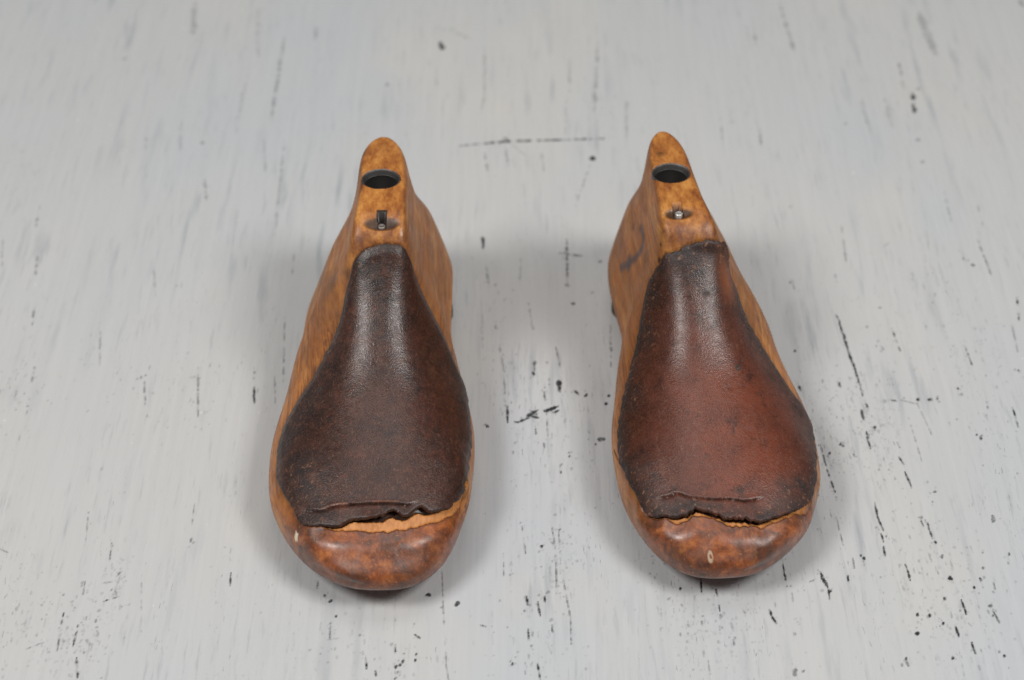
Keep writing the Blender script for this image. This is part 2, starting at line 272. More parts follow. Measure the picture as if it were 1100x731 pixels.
[0.25, 0.047, 0.3, 4.32, 0.24, 2.69], [0.65, 0.037, 1.39, -0.26, 1.52, -1.3], [0.65, 0.037, 3.16, 0.78, 3.11, -1.17], [0.25, 0.023, -1.0, 1.87, -0.91, -0.87], [0.5, 0.04, 11.21, 5.87, 11.11, 3.81], [0.7, 0.031, 9.21, 2.99, 9.24, 2.43],
[0.5, 0.031, 10.67, 3.31, 10.67, 2.93], [0.65, 0.035, 15.7, 5.16, 15.81, 3.26], [0.9, 0.038, 16.43, 2.13, 16.26, 0.94], [0.7, 0.046, 15.29, 3.81], [0.7, 0.039, 15.06, 4.39, 15.05, 4.08], [0.45, 0.03, 13.83, 2.43, 13.64, 1.87],
[0.35, 0.022, 13.79, 0.94, 13.84, -0.43], [0.2, 0.032, 14.06, 5.66, 13.86, 3.16], [0.35, 0.024, 12.72, 5.01, 12.4, 4.67], [0.6, 0.038, 11.9, 1.63], [0.6, 0.03, 11.36, 0.71], [0.4, 0.023, 11.26, 2.19, 11.28, 1.26],
[0.9, 0.037, 8.91, -0.43], [0.5, 0.03, 15.99, 0.78, 15.93, -0.43]]
CLUSTERS = [[-11.63, -12.06, 1.13, 1.62, 170], [-10.96, -9.94, 0.39, 1.03, 50], [-13.19, -11.1, 0.89, 2.01, 60], [-15.1, -2.68, 1.0, 1.68, 45], [10.8, -3.89, 1.12, 2.47, 190], [9.34, -5.45, 0.55, 1.76, 90], [12.29, -10.44, 1.41, 2.76, 170], [11.27, -10.44, 1.02, 2.76, 80], [1.31, -9.08, 0.65, 2.13, 120], [0.5, -12.37, 1.49, 1.28, 60], [1.13, -3.49, 1.27, 2.93, 70], [-0.3, 0.31, 0.74, 4.21, 50], [5.55, -11.42, 1.14, 1.48, 130], [-4.75, -12.06, 1.25, 1.29, 45], [-3.21, -12.84, 0.99, 0.94, 25], [14.77, -1.42, 1.3, 4.02, 90], [12.5, 0.76, 2.08, 3.76, 60], [-9.74, -2.26, 1.72, 1.92, 45], [-11.58, -1.42, 3.19, 2.63, 40], [3.92, -9.08, 1.04, 1.41, 40], [7.17, -10.44, 1.54, 1.35, 40], [0.0, -6.95, 12.11, 6.82, 260], [0.0, 8.11, 16.25, 10.82, 60], [9.35, -3.09, 0.71, 2.09, 60]]
def tabletop():
    fx = np.arange(-21.6, 21.6, .028)
    fy = [-14.2]
    while fy[-1] < 21.5: fy.append(fy[-1]+.027+.0011*(fy[-1]+14.2))
    fy = np.array(fy)
    X = np.r_[[-110, -70, -45, -32, -25], fx, [25, 32, 45, 70, 110]]
    Y = np.r_[[-90, -60, -35, -22, -17], fy, [25, 32, 45, 70, 120]]
    mark = np.zeros((len(Y), len(X)), np.float32)
    wear = np.zeros_like(mark)
    def stroke(s, w, pts, rag=.35):
        P = np.array(pts, float).reshape(-1, 2)
        if len(P) == 1: P = np.array([P[0]-[w*.25, .02], P[0]+[w*.25, .02]])
        # resample and jitter the centre line, vary the width
        seg = np.r_[0, np.cumsum(np.hypot(*np.diff(P, axis=0).T))]
        n = max(4, int(seg[-1]/.035)); t = np.linspace(0, seg[-1], n)
        C = np.stack([np.interp(t, seg, P[:, 0]), np.interp(t, seg, P[:, 1])], 1)
        jit = np.convolve(rng.normal(0, 1, n+4), np.ones(5)/5, 'valid')
        C[:, 0] += jit*w*.35; C[:, 1] += rng.normal(0, w*.12, n)
        W = w*.5*(1+rag*np.convolve(rng.normal(0, 1.5, n+2), np.ones(3)/3, 'valid'))
        e = np.linspace(-1, 1, n)
        if seg[-1] > 3*w: W *= np.clip(1.25*(1-np.abs(e)**3), .35, 1)
        else: C += rng.normal(0, w*.22, C.shape)
        A = (min(1, s*1.25) if s > .75 else s*.85)*np.clip(1+.5*np.convolve(rng.normal(0, 1, n+2), np.ones(3)/3, 'valid'), .6, 1.15)
        if seg[-1] > 5*w and s < .95:                              # long fine cracks come and go
            k_ = np.convolve(rng.normal(0, 1, n+6), np.hanning(9)[1:-1], 'valid'); A = A*np.clip(.78+.7*k_/(k_.std()+1e-6), .04, 1.1)
        for (cx, cy), ww, aa in zip(C, W, A):
            ww = max(ww, .007); r = ww+.05
            i0, i1 = np.searchsorted(Y, [cy-r, cy+r]); j0, j1 = np.searchsorted(X, [cx-r, cx+r])
            if i0 == i1 or j0 == j1: continue
            d = np.hypot((X[None, j0:j1]-cx), (Y[i0:i1, None]-cy)*.8)
            v = aa*np.clip(1-(d-ww)/.022, 0, 1)
            np.maximum(mark[i0:i1, j0:j1], v, out=mark[i0:i1, j0:j1])
    for m in MARKS:
        stroke(m[0], m[1]*(1.15 if m[1] < .11 else 1.45), m[2:])
        if m[0] > .6 and rng.random() < .45:                          # crumbs of missing paint beside the larger marks
            for _ in range(rng.integers(1, 5)):
                q = np.array(m[2:4])+rng.normal(0, 1, 2)*[m[1]*1.3+.03, .14]
                stroke(abs(rng.normal(.35, .25)), .014+abs(rng.normal(0, .012)), list(q))
    for cx, cy, rx, ry, n in CLUSTERS:
        for _ in range(int(n*1.35)):
            x, y = cx+rng.normal(0, .5)*rx, cy+rng.normal(0, .5)*ry
            if rng.random() < .5:                                    # follow a grain line
                x = cx+round((x-cx)/max(.3, rx/3))*max(.3, rx/3)+rng.normal(0, .06)
            a = -.035+rng.normal(0, .05)+(.12 if x > 9 else 0)*0; l = abs(rng.normal(0, .14))*(rng.random() < .6)+.01
            if rng.random() < .12: a += rng.normal(0, .9); l *= .7
            stroke(min(.8, abs(rng.normal(.08, .17))+.04), .012+abs(rng.normal(0, .011)),
                   [x, y, x+math.sin(a)*l, y+math.cos(a)*l])
        gx = np.exp(-.5*((X-cx)/max(rx, .5)/.8)**2); gy = np.exp(-.5*((Y-cy)/max(ry, .5)/.8)**2)
        wear += (n/max(rx*ry, 2)/18*gy[:, None]*gx[None]).astype(np.float32)
    wear = np.clip(wear, 0, 1)
    XX, YY = np.meshgrid(X, Y)
    V = np.stack([XX, YY, np.zeros_like(XX)], -1).reshape(-1, 3)
    nx = len(X); i = np.arange(len(Y)-1)[:, None]*nx+np.arange(nx-1)[None]
    q = np.stack([i, i+1, i+nx+1, i+nx], -1).reshape(-1, 4)
    # slab sides and underside
    nv = len(V); c = [0, nx-1, len(V)-1, len(V)-nx]
    V = np.concatenate([V, V[c]-[0, 0, 3]])
    q = np.concatenate([q, [[nv+3, nv+2, nv+1, nv]]])
    z = np.zeros(4)
    o = link_mesh('tabletop', V, None, M_table, attrs={'mark': np.r_[mark.ravel(), z], 'wear': np.r_[wear.ravel(), z]}, quads=q, smooth=False)
    o['kind'] = 'structure'; o['label'] = 'pale grey painted board with dark worn grain streaks'
tabletop()

# ------------------------------------------------------------------ the lasts
def pchip(x, xp, yp):
    xp = np.asarray(xp, float); yp = np.asarray(yp, float); h = np.diff(xp); d = np.diff(yp)/h
    m = np.zeros_like(yp); m[0] = d[0]; m[-1] = d[-1]
    for i in range(1, len(xp)-1):
        if d[i-1]*d[i] > 0:
            w1 = 2*h[i]+h[i-1]; w2 = h[i]+2*h[i-1]; m[i] = (w1+w2)/(w1/d[i-1]+w2/d[i])
    i = np.clip(np.searchsorted(xp, x)-1, 0, len(xp)-2); t = np.clip((x-xp[i])/h[i], 0, 1)
    return ((1+2*t)*(1-t)**2*yp[i]+t*(1-t)**2*h[i]*m[i]+t*t*(3-2*t)*yp[i+1]+t*t*(t-1)*h[i]*m[i+1])
LEN = 14.7
KY = [0, 1, 2.2, 3.6, 5.2, 6.8, 8.2, 8.9, 9.6, 11.2, 12.8, 14.7]
PAR = {'L': {'zb': [0.34, 0.22, 0.08, 0.0, 0.0, 0.12, 0.3, 0.36, 0.4, 0.32, 0.235, 0.22], 'zm': [1.25, 1.2, 1.15, 1.1, 1.2, 1.4, 1.6, 1.6, 1.6, 1.6, 1.5, 1.5], 'zt': [1.942, 2.2, 2.475, 2.849, 3.416, 4.326, 5.479, 6.284, 6.538, 6.52, 6.481, 6.255], 'wl': [2.555, 2.553, 2.656, 2.932, 3.055, 2.813, 2.567, 2.474, 2.409, 2.377, 1.951, 1.631], 'wr': [2.39, 2.533, 2.567, 2.799, 2.856, 2.577, 2.3, 2.205, 2.083, 2.069, 1.916, 1.894], 'wt': [2.599, 2.803, 2.906, 2.707, 2.107, 1.501, 1.04, 0.876, 0.806, 0.767, 0.755, 0.834], 'n': [2.5, 2.45, 2.4, 2.35, 2.35, 2.5, 4.0, 9.0, 12.0, 12.0, 12.0, 12.0], 'cb': [0.31, 0.042, -0.102, -0.162, -0.087, -0.048, -0.085, -0.102, -0.109, -0.064, 0.093, 0.204], 'ct': [-0.02, -0.026, -0.004, 0.014, 0.024, 0.024, 0.021, 0.041, 0.084, 0.103, 0.04, -0.021], 'tr': 3.6823, 'hr': 2.422, 'cs': 0.9, 'bt': -1.2459, 'rot': 0.0084, 'x': -3.8163, 'y': -11.1193}, 'R': {'zb': [0.34, 0.22, 0.08, 0.0, 0.0, 0.12, 0.3, 0.36, 0.4, 0.32, 0.235, 0.22], 'zm': [1.25, 1.2, 1.15, 1.1, 1.2, 1.4, 1.6, 1.6, 1.6, 1.6, 1.5, 1.5], 'zt': [1.983, 2.254, 2.524, 2.885, 3.427, 4.317, 5.461, 6.215, 6.389, 6.358, 6.349, 6.271], 'wl': [2.394, 2.526, 2.648, 2.853, 2.927, 2.634, 2.317, 2.138, 1.982, 1.993, 1.894, 1.818], 'wr': [2.316, 2.526, 2.677, 2.937, 3.01, 2.684, 2.43, 2.457, 2.35, 2.252, 2.043, 2.002], 'wt': [2.596, 2.802, 2.91, 2.717, 2.112, 1.504, 1.042, 0.867, 0.766, 0.704, 0.664, 0.745], 'n': [2.5, 2.45, 2.4, 2.35, 2.35, 2.5, 4.0, 9.0, 12.0, 12.0, 12.0, 12.0], 'cb': [-0.283, -0.091, 0.07, 0.141, 0.191, 0.207, 0.183, 0.206, 0.191, 0.111, 0.038, 0.062], 'ct': [-0.007, 0.005, 0.018, 0.022, 0.001, -0.032, -0.066, -0.139, -0.265, -0.268, -0.268, -0.258], 'tr': 3.6507, 'hr': 2.4708, 'cs': 0.9, 'bt': -1.3703, 'rot': 0.0945, 'x': 5.6151, 'y': -10.6909}}
FEAT = {'L': {'leather': [[8.62, 0.982], [8.56, 1.022], [8.45, 1.063], [8.3, 1.097], [7.95, 1.137], [7.33, 1.183], [6.76, 1.25], [6.47, 1.286], [6.19, 1.318], [5.74, 1.373], [5.38, 1.404], [4.8, 1.421], [3.78, 1.421], [2.77, 1.393], [2.23, 1.366], [1.81, 1.362], [1.55, 1.339], [1.42, 1.281], [1.33, 1.169], [1.45, 1.088], [1.43, 1.018], [1.46, 0.944], [1.57, 0.908], [1.53, 0.872], [1.54, 0.823], [1.64, 0.798], [1.75, 0.77], [1.8, 0.713], [2.13, 0.644], [2.46, 0.619], [2.72, 0.595], [3.16, 0.591], [3.69, 0.576], [4.7, 0.554], [5.7, 0.542], [6.92, 0.499], [7.43, 0.556], [7.9, 0.6], [8.2, 0.68], [8.42, 0.8], [8.58, 0.9]], 'strip': [[1.3, 1.246], [1.23, 1.173], [1.21, 1.071], [1.15, 0.963], [1.2, 0.884], [1.31, 0.784], [1.43, 0.74], [1.62, 0.674], [1.98, 0.615], [2.29, 0.591], [2.76, 0.587]], 'crease': [[1.99, 1.328], [1.82, 1.252], [1.81, 1.218], [1.87, 1.17], [1.89, 1.087], [1.9, 1.008], [1.91, 0.908], [1.91, 0.829], [2.07, 0.78]], 'nails': [[6.03, 0.611], [7.39, 0.626], [5.71, 1.229]], 'hole': [[11.37, 1.007]], 'pin': [[9.06, 0.992]], 'white': [[1.45, 1.419]], 'knot': [[1.16, 1.452]], 'recess': [[9.11, 0.988]], 'hole_xyz': [0.025, 11.021, 6.517], 'pin_xyz': [0.122, 9.071, 6.376], 'recess_xyz': [0.163, 9.146, 6.413]}, 'R': {'leather': [[8.5, 0.998], [8.43, 1.034], [8.38, 1.081], [8.46, 1.165], [8.48, 1.289], [7.86, 1.327], [7.3, 1.353], [6.36, 1.397], [5.67, 1.414], [4.4, 1.449], [3.48, 1.426], [2.62, 1.411], [1.83, 1.403], [1.59, 1.371], [1.52, 1.332], [1.38, 1.297], [1.38, 1.228], [1.39, 1.171], [1.35, 1.138], [1.23, 1.088], [1.11, 1.051], [1.04, 0.998], [1.03, 0.952], [0.98, 0.885], [1.02, 0.819], [1.15, 0.754], [1.27, 0.703], [1.68, 0.614], [2.13, 0.583], [2.53, 0.577], [3.47, 0.572], [4.71, 0.531], [5.46, 0.555], [5.81, 0.607], [6.39, 0.645], [7.05, 0.694], [7.49, 0.753], [8.1, 0.78], [8.47, 0.85], [8.54, 0.923], [8.52, 0.96]], 'strip': [[1.78, 1.397], [1.59, 1.379], [1.56, 1.336], [1.44, 1.323], [1.27, 1.298], [1.31, 1.24], [1.34, 1.175], [1.25, 1.113], [1.1, 1.068], [0.97, 1.012], [0.96, 0.928], [0.94, 0.853], [0.85, 0.822], [0.94, 0.77], [1.14, 0.704], [1.33, 0.643], [1.49, 0.586]], 'crease': [[2.09, 1.332], [2.02, 1.269], [2.03, 1.232], [1.83, 1.176], [1.71, 1.089], [1.65, 0.997], [1.58, 0.926], [1.68, 0.829]], 'nails': [[5.58, 0.892]], 'hole': [[11.68, 1.009]], 'pin': [[9.22, 1.026]], 'white': [[0.29, 1.257]], 'knot': [[7.41, 0.974]], 'recess': [[9.1, 1.038]], 'ink': [[11.2, 1.29], [10.53, 1.288], [10.22, 1.319], [10.38, 1.378], [10.82, 1.45], [11.39, 1.526]], 'crack': [[4.8, 1.494], [4.34, 1.472], [4.04, 1.448]], 'thin': [[1.48, 0.67], [1.59, 0.689], [1.77, 0.665], [2.02, 0.654]], 'hole_xyz': [-0.337, 11.148, 6.355], 'pin_xyz': [-0.414, 9.221, 6.329], 'recess_xyz': [-0.483, 9.071, 6.281]}}
STAINS = {'L': [(13.6, 1.10, .22, .75), (12.9, 1.13, .13, .5), (8.3, 1.13, .16, .7), (7.7, 1.2, .13, .5), (1.0, 1.5, .5, .55), (.82, .85, .42, .6), (.75, .60, .4, .5),
                (.15, .5, .6, .6), (.1, 1.4, .5, .6), (1.35, 1.30, .35, .65), (12.28, 1.12, .25, .45), (8.9, 1.30, .3, .4), (8.4, .80, .2, .35)],
          'R': [(8.52, 1.161, .10, .95), (8.7, 1.13, .07, .8), (1.5, 1.44, .25, .5), (.6, 1.45, .4, .6), (.3, .69, .5, .65), (.15, 1.5, .5, .5), (.34, .92, .25, .4),
                (13.2, 1.03, .12, .7), (9.5, 1.3, .25, .35), (11.9, 1.35, .1, .7), (8.7, 1.25, .2, .4), (2.6, 1.5, .3, .4)]}
LSTAINS = {'L': [(3.27, 1.288, .5, 1.), (1.8, 1.25, .35, .6), (6.8, 1.2, .5, .5), (4.0, .72, .4, .35), (5.5, 1.25, .6, .55), (2.6, .9, .5, .4), (8.2, 1.05, .3, .5)],
           'R': [(7.41, .974, .09, 1.5), (2.24, 1.40, .55, 1.2), (2.2, .66, .35, 1.2), (2.0, .74, .3, .8), (7.2, 1.26, .5, .9), (3.2, 1.38, .5, 1.), (1.7, 1.2, .4, .8), (5.0, .62, .35, .9),
                 (5.9, .72, .3, .7), (8.0, 1.2, .35, .9), (1.5, 1.0, .3, .5), (5.6, 1.33, .5, .8), (8.2, .8, .2, .8)]}
TABS = ('zb', 'zm', 'zt', 'wl', 'wr', 'wt', 'n', 'cb', 'ct')

def last_grid(P, ys, nt):
    yu = np.linspace(-2, LEN+2, 750); G = {}
    for k in TABS:                                            # knots eased so no facets show along the sides
        sg = .16 if k in ('zt', 'n', 'zb', 'zm') else .5
        w = np.exp(-.5*(np.arange(-90, 91)*(yu[1]-yu[0])/sg)**2); w /= w.sum()
        v = np.convolve(np.pad(pchip(yu, KY, P[k]), 90, 'edge'), w, 'valid')
        G[k] = np.interp(ys, yu, v)
    th = np.linspace(0, np.pi/2, 260); out = []
    for a, y in enumerate(ys):
        g = {k: G[k][a] for k in TABS}
        ew = ev = 1.
        if y < P['tr']:
            q = (P['tr']-y)/P['tr']; ew = max(0, 1-q**2.2)**(1/2.2); ev = max(0, 1-q**2.6)**(1/2.6)
        if y > LEN-P['hr']:
            q = (y-(LEN-P['hr']))/P['hr']; ew = max(0, 1-q**2.3)**(1/2.3)
        zm = g['zm']; zt = zm+(g['zt']-zm)*ev; zb = zm+(g['zb']-zm)*ev
        side = []
        for sgn, w in ((1, g['wr']), (-1, g['wl'])):
            wt = min(g['wt'], w); n = g['n']
            s = np.sin(th)**(2/n); f = np.cos(th)**(2/n); f[-1] = 0; s[-1] = 1
            c = .5*(1+np.cos(np.pi*s**P['cs'])); xs = (wt+(w-wt)*c)*f*ew; zz = zm+(zt-zm)*s
            cen = g['cb']+(g['ct']-g['cb'])*(s*s*(3-2*s))
            up = np.stack([cen+sgn*xs, zz], 1)
            m = 3.2; q = np.sin(th)**(2/m); f2 = np.cos(th)**(2/m); f2[-1] = 0; q[-1] = 1
            lo = np.stack([g['cb']+sgn*w*ew*f2, zm-(zm-zb)*q], 1)
            c = np.concatenate([lo[::-1], up[1:]])
            d = np.r_[0, np.cumsum(np.hypot(*np.diff(c, axis=0).T)+1e-7)]; d /= d[-1]
            t = np.linspace(0, 1, nt)
            side.append(np.stack([np.interp(t, d, c[:, 0]), np.interp(t, d, c[:, 1])], 1))
        loop = np.concatenate([side[0], side[1][::-1][1:-1]]); z = loop[:, 1]
        b = pchip(z, [-.1, 0, 1.5, 3.2, 5, 6.6], [-.35, -.35, 0, -.35, -1.25, P['bt']])
        k = np.clip((y-9.5)/(LEN-9.5), 0, 1); k = k*k*(3-2*k)
        out.append(np.stack([loop[:, 0], y+b*k, z], 1))
    return np.array(out)

def grid_normals(G):
    dy = np.gradient(G, axis=0); dt = np.roll(G, -1, 1)-np.roll(G, 1, 1)
    N = np.cross(dt, dy); N /= np.linalg.norm(N, axis=-1, keepdims=True)+1e-9
    if (N*(G-G.mean(1, keepdims=True))).sum() < 0: N = -N
    return N

def smooth_noise(n, k, amp):
    v = rng.normal(0, 1, n+k-1); w = np.hanning(k+2)[1:-1]; w /= w.sum()
    r = np.convolve(v, w, 'valid'); return amp*r/(r.std()+1e-9)

def densify(P, closed, step=.03, scale=(1, 6.)):
    P = np.array(P, float); n = len(P); out = []
    rngi = range(n) if closed else range(n-1)
    for i in rngi:
        p0 = P[(i-1) % n] if closed or i > 0 else P[i]; p1 = P[i]; p2 = P[(i+1) % n]
        p3 = P[(i+2) % n] if closed or i+2 < n else P[i+1]
        m = max(2, int(np.hypot(*((p2-p1)*scale))/step))
        for t in np.linspace(0, 1, m, endpoint=False)[:, None]:
            out.append(.5*((2*p1)+(-p0+p2)*t+(2*p0-5*p1+4*p2-p3)*t*t+(-p0+3*p1-3*p2+p3)*t**3))
    if not closed: out.append(P[-1][None])
    return np.concatenate([np.atleast_2d(o) for o in out])

def in_poly(X, Y, P):
    r = np.zeros(X.shape, bool); n = len(P)
    for i in range(n):
        x1, y1 = P[i]; x2, y2 = P[(i+1) % n]
        if y1 == y2: continue
        c = ((Y >= min(y1, y2)) & (Y < max(y1, y2)))
        r ^= c & (X < (x2-x1)*(Y-y1)/(y2-y1)+x1)
    return r

def mindist(A, B, chunk=4000):
    out = np.empty(len(A)); idx = np.empty(len(A), int)
    for i in range(0, len(A), chunk):
        d = ((A[i:i+chunk, None]-B[None])**2).sum(-1); idx[i:i+chunk] = d.argmin(1); out[i:i+chunk] = np.sqrt(d.min(1))
    return out, idx

def ss(x): x = np.clip(x, 0, 1); return x*x*(3-2*x)

def make_last(sd, label, leather_label, pin_label):
    P = PAR[sd]; F = FEAT[sd]
    ny, nt = 430, 230
    ys = LEN*(.5-.5*np.cos(np.pi*np.linspace(0, 1, ny)))
    ys = .55*ys+.45*np.linspace(0, LEN, ny)
    ys[:6] = ys[6]*np.linspace(0, 1, 7)[:6]**1.8
    G = last_grid(P, ys, nt); nl = G.shape[1]
    N = grid_normals(G)
    tj = np.arange(nl)/(nt-1)
    YG, TG = np.meshgrid(ys, tj, indexing='ij')
    def ev(p, A=G):
        p = np.atleast_2d(p); i = np.interp(p[:, 0], ys, np.arange(ny)); j = p[:, 1]*(nt-1)
        i0 = np.clip(i.astype(int), 0, ny-2); j0 = np.floor(j).astype(int); a = (i-i0)[:, None]; b = (j-j0)[:, None]
        j1 = (j0+1) % nl; j0 = j0 % nl
        return (A[i0, j0]*(1-a)+A[i0+1, j0]*a)*(1-b)+(A[i0, j1]*(1-a)+A[i0+1, j1]*a)*b
    root = bpy.data.objects.new('shoe_last', None); sc.collection.objects.link(root)
    root.empty_display_size = .02
    a = P['rot']; ox, oy = 0, -5
    root.location = ((P['x']+5*math.sin(a))*S, (P['y']+5-5*math.cos(a))*S, .0)
    root.rotation_euler = (0, 0, a)
    root['label'] = label; root['category'] = 'shoe last'; root['group'] = 'pair of wooden shoe lasts'

    # --- boundary of the leather
    B0 = np.array(F['leather']); B = densify(B0, True)
    n = len(B)
    front = ss((2.35-B[:, 0])/.5)                                     # torn toe edge
    jit = smooth_noise(n, 5, .022)+smooth_noise(n, 15, .028)
    if sd == 'R': back = ss((B[:, 0]-7.9)/.4)
    else: back = 0*front
    B[:, 0] += jit*(front*(.75 if sd == 'R' else .38)+back*.7)
    side_j = smooth_noise(n, 9, .0035)
    B[:, 1] += side_j*(1-front)
    B3 = ev(B)
    # --- masks on the wood
    base = G.reshape(-1, 3)
    near = (YG.ravel() < 9.6) & (TG.ravel() > .3) & (TG.ravel() < 1.7)
    dB = np.full(len(base), 9.); dB[near] = mindist(base[near], B3[::2])[0]
    inside = in_poly(YG, TG, B[::2]).ravel()
    St = densify(F['strip'], False); St[:, 0] -= .0 if sd == 'L' else .015; St[:, 0] += smooth_noise(len(St), 7, .018)
    if sd == 'R': St[:, 0] += .07*ss((.86-St[:, 1])/.1)
    St3 = ev(St)
    # polygon: strip line + a line well under the leather
    under = St[::-1].copy(); under[:, 0] += .7
    mids = TG.ravel()
    stp = np.concatenate([St, under]); inst = in_poly(YG, TG, stp[::2]).ravel()
    dS = np.full(len(base), 9.); k = near & (YG.ravel() < 4); dS[k] = mindist(base[k], St3)[0]
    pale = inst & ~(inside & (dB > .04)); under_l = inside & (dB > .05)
    pale = pale.astype(float)
    # step up to the built-up toe just ahead of the strip
    off = np.where(inst, -.055*ss(dS/.05), .035*ss(dS/.03)*np.exp(-dS/.9)+.075*np.exp(-((dS-.42)/.30)**2))
    off = np.where(dS < 3, off, 0)
    off = off+np.where(inside, -.03-.10*ss((2.2-YG.ravel())/.4)*ss(dB/.06), 0)
    V = base+N.reshape(-1, 3)*off[:, None]
    # gentle hand-made unevenness
    u = np.sin(base[:, 0]*1.9+base[:, 1]*.8+1)*np.sin(base[:, 1]*1.3+base[:, 2]*1.7)*.007
    V = V+N.reshape(-1, 3)*(u*ss((LEN-YG.ravel())/2))[:, None]*(V[:, 2] > .6)[:, None]
    # --- bore, recess and slot, worked into the cone top
    topm = V[:, 2] > 5.6
    ztop = float(F['hole_xyz'][2])
    hx, hy = F['hole_xyz'][:2]; R = .56
    EY = .88; r = np.hypot(V[:, 0]-hx, (V[:, 1]-hy)/EY)
    up = (N.reshape(-1, 3)[:, 2] > .6) & topm
    inh = up & (r < R+.012)
    d = (V[:, :2]-[hx, hy])/[1, EY]/(r[:, None]+1e-9)
    rr = np.where(r > R*.72, R, r/.72); dep = np.where(r > R*.72, (1-(r-R*.72)/(R*.28+.012)), 1)
    V[inh, 0] = hx+d[inh, 0]*rr[inh]; V[inh, 1] = hy+d[inh, 1]*EY*rr[inh]; V[inh, 2] -= 1.7*np.clip(dep[inh], 0, 1)
    px, py, pz = F['pin_xyz']
    rc = ((V[:, 0]-px+.0)/(.58 if sd == 'L' else .48))**2+((V[:, 1]-py-.03)/.22)**2
    rk = up & (rc < 1)
    dz = np.zeros(len(V)); dz[rk] = .09*(1-rc[rk])**.8
    slot = up & (np.abs(V[:, 0]-px) < (.10 if sd == 'L' else .12)) & (V[:, 1] > py-.05) & (V[:, 1] < py+(.33 if sd == 'L' else .42))
    dz[slot] = .55
    V[:, 2] -= dz
    # --- attributes
    y = YG.ravel(); z = base[:, 2]; t = TG.ravel()
    toe = ss((2.9-y)/1.5)*.95+.0*z
    lowside = ss((1.5-z)/1.0)*ss((5.5-y)/3)*.5
    toe = np.clip(np.maximum(toe, lowside), 0, 1)
    top = (N.reshape(-1, 3)[:, 2] > .55)*ss((z-5.6)/.4)
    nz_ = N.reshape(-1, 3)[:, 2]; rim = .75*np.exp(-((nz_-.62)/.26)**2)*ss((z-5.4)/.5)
    dark = np.zeros(len(V))
    dark = np.maximum(dark, .75*np.exp(-(dB/.05)**2)*(~inst)*ss((y-1.6)/.5))
    dark = np.maximum(dark, .40*np.exp(-(dB/.22)**2)*(~inst)*ss((8.5-y)/.6))
    dark = np.maximum(dark, .75*np.exp(-(dS/.06)**2)*(~inst))
    dark = np.maximum(dark, slot*1.)
    dark = np.maximum(dark, 1.0*under_l)  # shade of the gap under the leather edge, painted onto the wood
    hole = np.maximum(inh*1., np.maximum(slot*1., rk*ss((1-rc)/.55)*.88)); hole = np.maximum(hole, 1.*(up & (np.abs(V[:, 0]-px) < .14) & (V[:, 1] > py-.05) & (V[:, 1] < py+.45)))
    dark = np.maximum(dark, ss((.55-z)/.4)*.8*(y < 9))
    def blob(cx, cy, cz, s): return np.exp(-((base-[cx, cy, cz])**2).sum(1)/s**2)
    def at(key, i=0): return ev(F[key][i])[0]
    rgh = np.sin(base[:, 0]*47+base[:, 1]*31)*np.sin(base[:, 1]*53-base[:, 2]*39+2)
    chip = np.zeros(len(V)); ink = np.zeros(len(V))
    w0 = at('white'); chip = np.clip(1.9-((base[:, 0]-w0[0])**2/.055**2+(base[:, 1]-w0[1])**2/.11**2+(base[:, 2]-w0[2])**2/.12**2)+rgh*.7, 0, 1)
    if sd == 'R':
        ring = np.sqrt((base[:, 0]-w0[0])**2/.05**2+((base[:, 1]-w0[1])**2+(base[:, 2]-w0[2])**2)/.12**2)
        chip = np.clip(1.6-np.abs(ring-1.0+.25*rgh)/.35+.6*rgh, 0, 1)*.5
    k0 = at('knot'); dark = np.maximum(dark, .95*np.clip(1.8-((base[:, 0]-k0[0])**2/.09**2+((base[:, 1]-k0[1])**2+(base[:, 2]-k0[2])**2)/.12**2), 0, 1)*(sd == 'L'))
    for (sy_, st_, s, am) in STAINS[sd]:
        c_ = ev((sy_, st_))[0]; dark = np.maximum(dark, am*np.clip(1.25*blob(*c_, s)+.35*rgh*blob(*c_, s), 0, 1))
    if 'ink' in F:
        I = densify(F['ink'], False, .05); I3 = ev(I); kk = (y > 9); di = np.full(len(V), 9.); di[kk] = mindist(base[kk], I3)[0]
        ink = .75*np.clip(1.35-di/.15, 0, 1)*(t > 1)
        c3 = ev(F['ink'][-2])[0]; ink = np.maximum(ink, .9*np.clip(1.5-np.sqrt(((base-c3)**2).sum(1))/.24, 0, 1)*(t > 1))
    if 'crack' in F:
        I3 = ev(densify(F['crack'], False, .02)); kk = near; di = np.full(len(V), 9.); di[kk] = mindist(base[kk], I3)[0]
        ck = np.clip(1.5-di/.035, 0, 1); dark = np.maximum(dark, ck); V -= N.reshape(-1, 3)*(.04*ck)[:, None]
    if 'thin' in F:
        I3 = ev(densify(F['thin'], False, .02)); di = np.full(len(V), 9.); di[near] = mindist(base[near], I3)[0]
        pale = np.maximum(pale, np.clip(1.5-di/.05, 0, 1)*.8)
    sidem = ss((y-5.5)/3)*(1-top)
    i = np.arange(ny-1)[:, None]*nl; j = np.arange(nl)[None]; j1 = (j+1) % nl
    q = np.stack([i+j, i+nl+j, i+nl+j1, i+j1], -1).reshape(-1, 4)
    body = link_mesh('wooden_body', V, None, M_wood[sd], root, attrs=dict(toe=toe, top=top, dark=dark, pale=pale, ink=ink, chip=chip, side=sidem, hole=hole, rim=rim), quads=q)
    import bmesh
    bm = bmesh.new(); bm.from_mesh(body.data)
    bmesh.ops.remove_doubles(bm, verts=bm.verts, dist=2e-6); bmesh.ops.recalc_face_normals(bm, faces=bm.faces)
    bm.to_mesh(body.data); bm.free()

    # --- leather
    nzz = smooth_noise(n, 9, 1.)
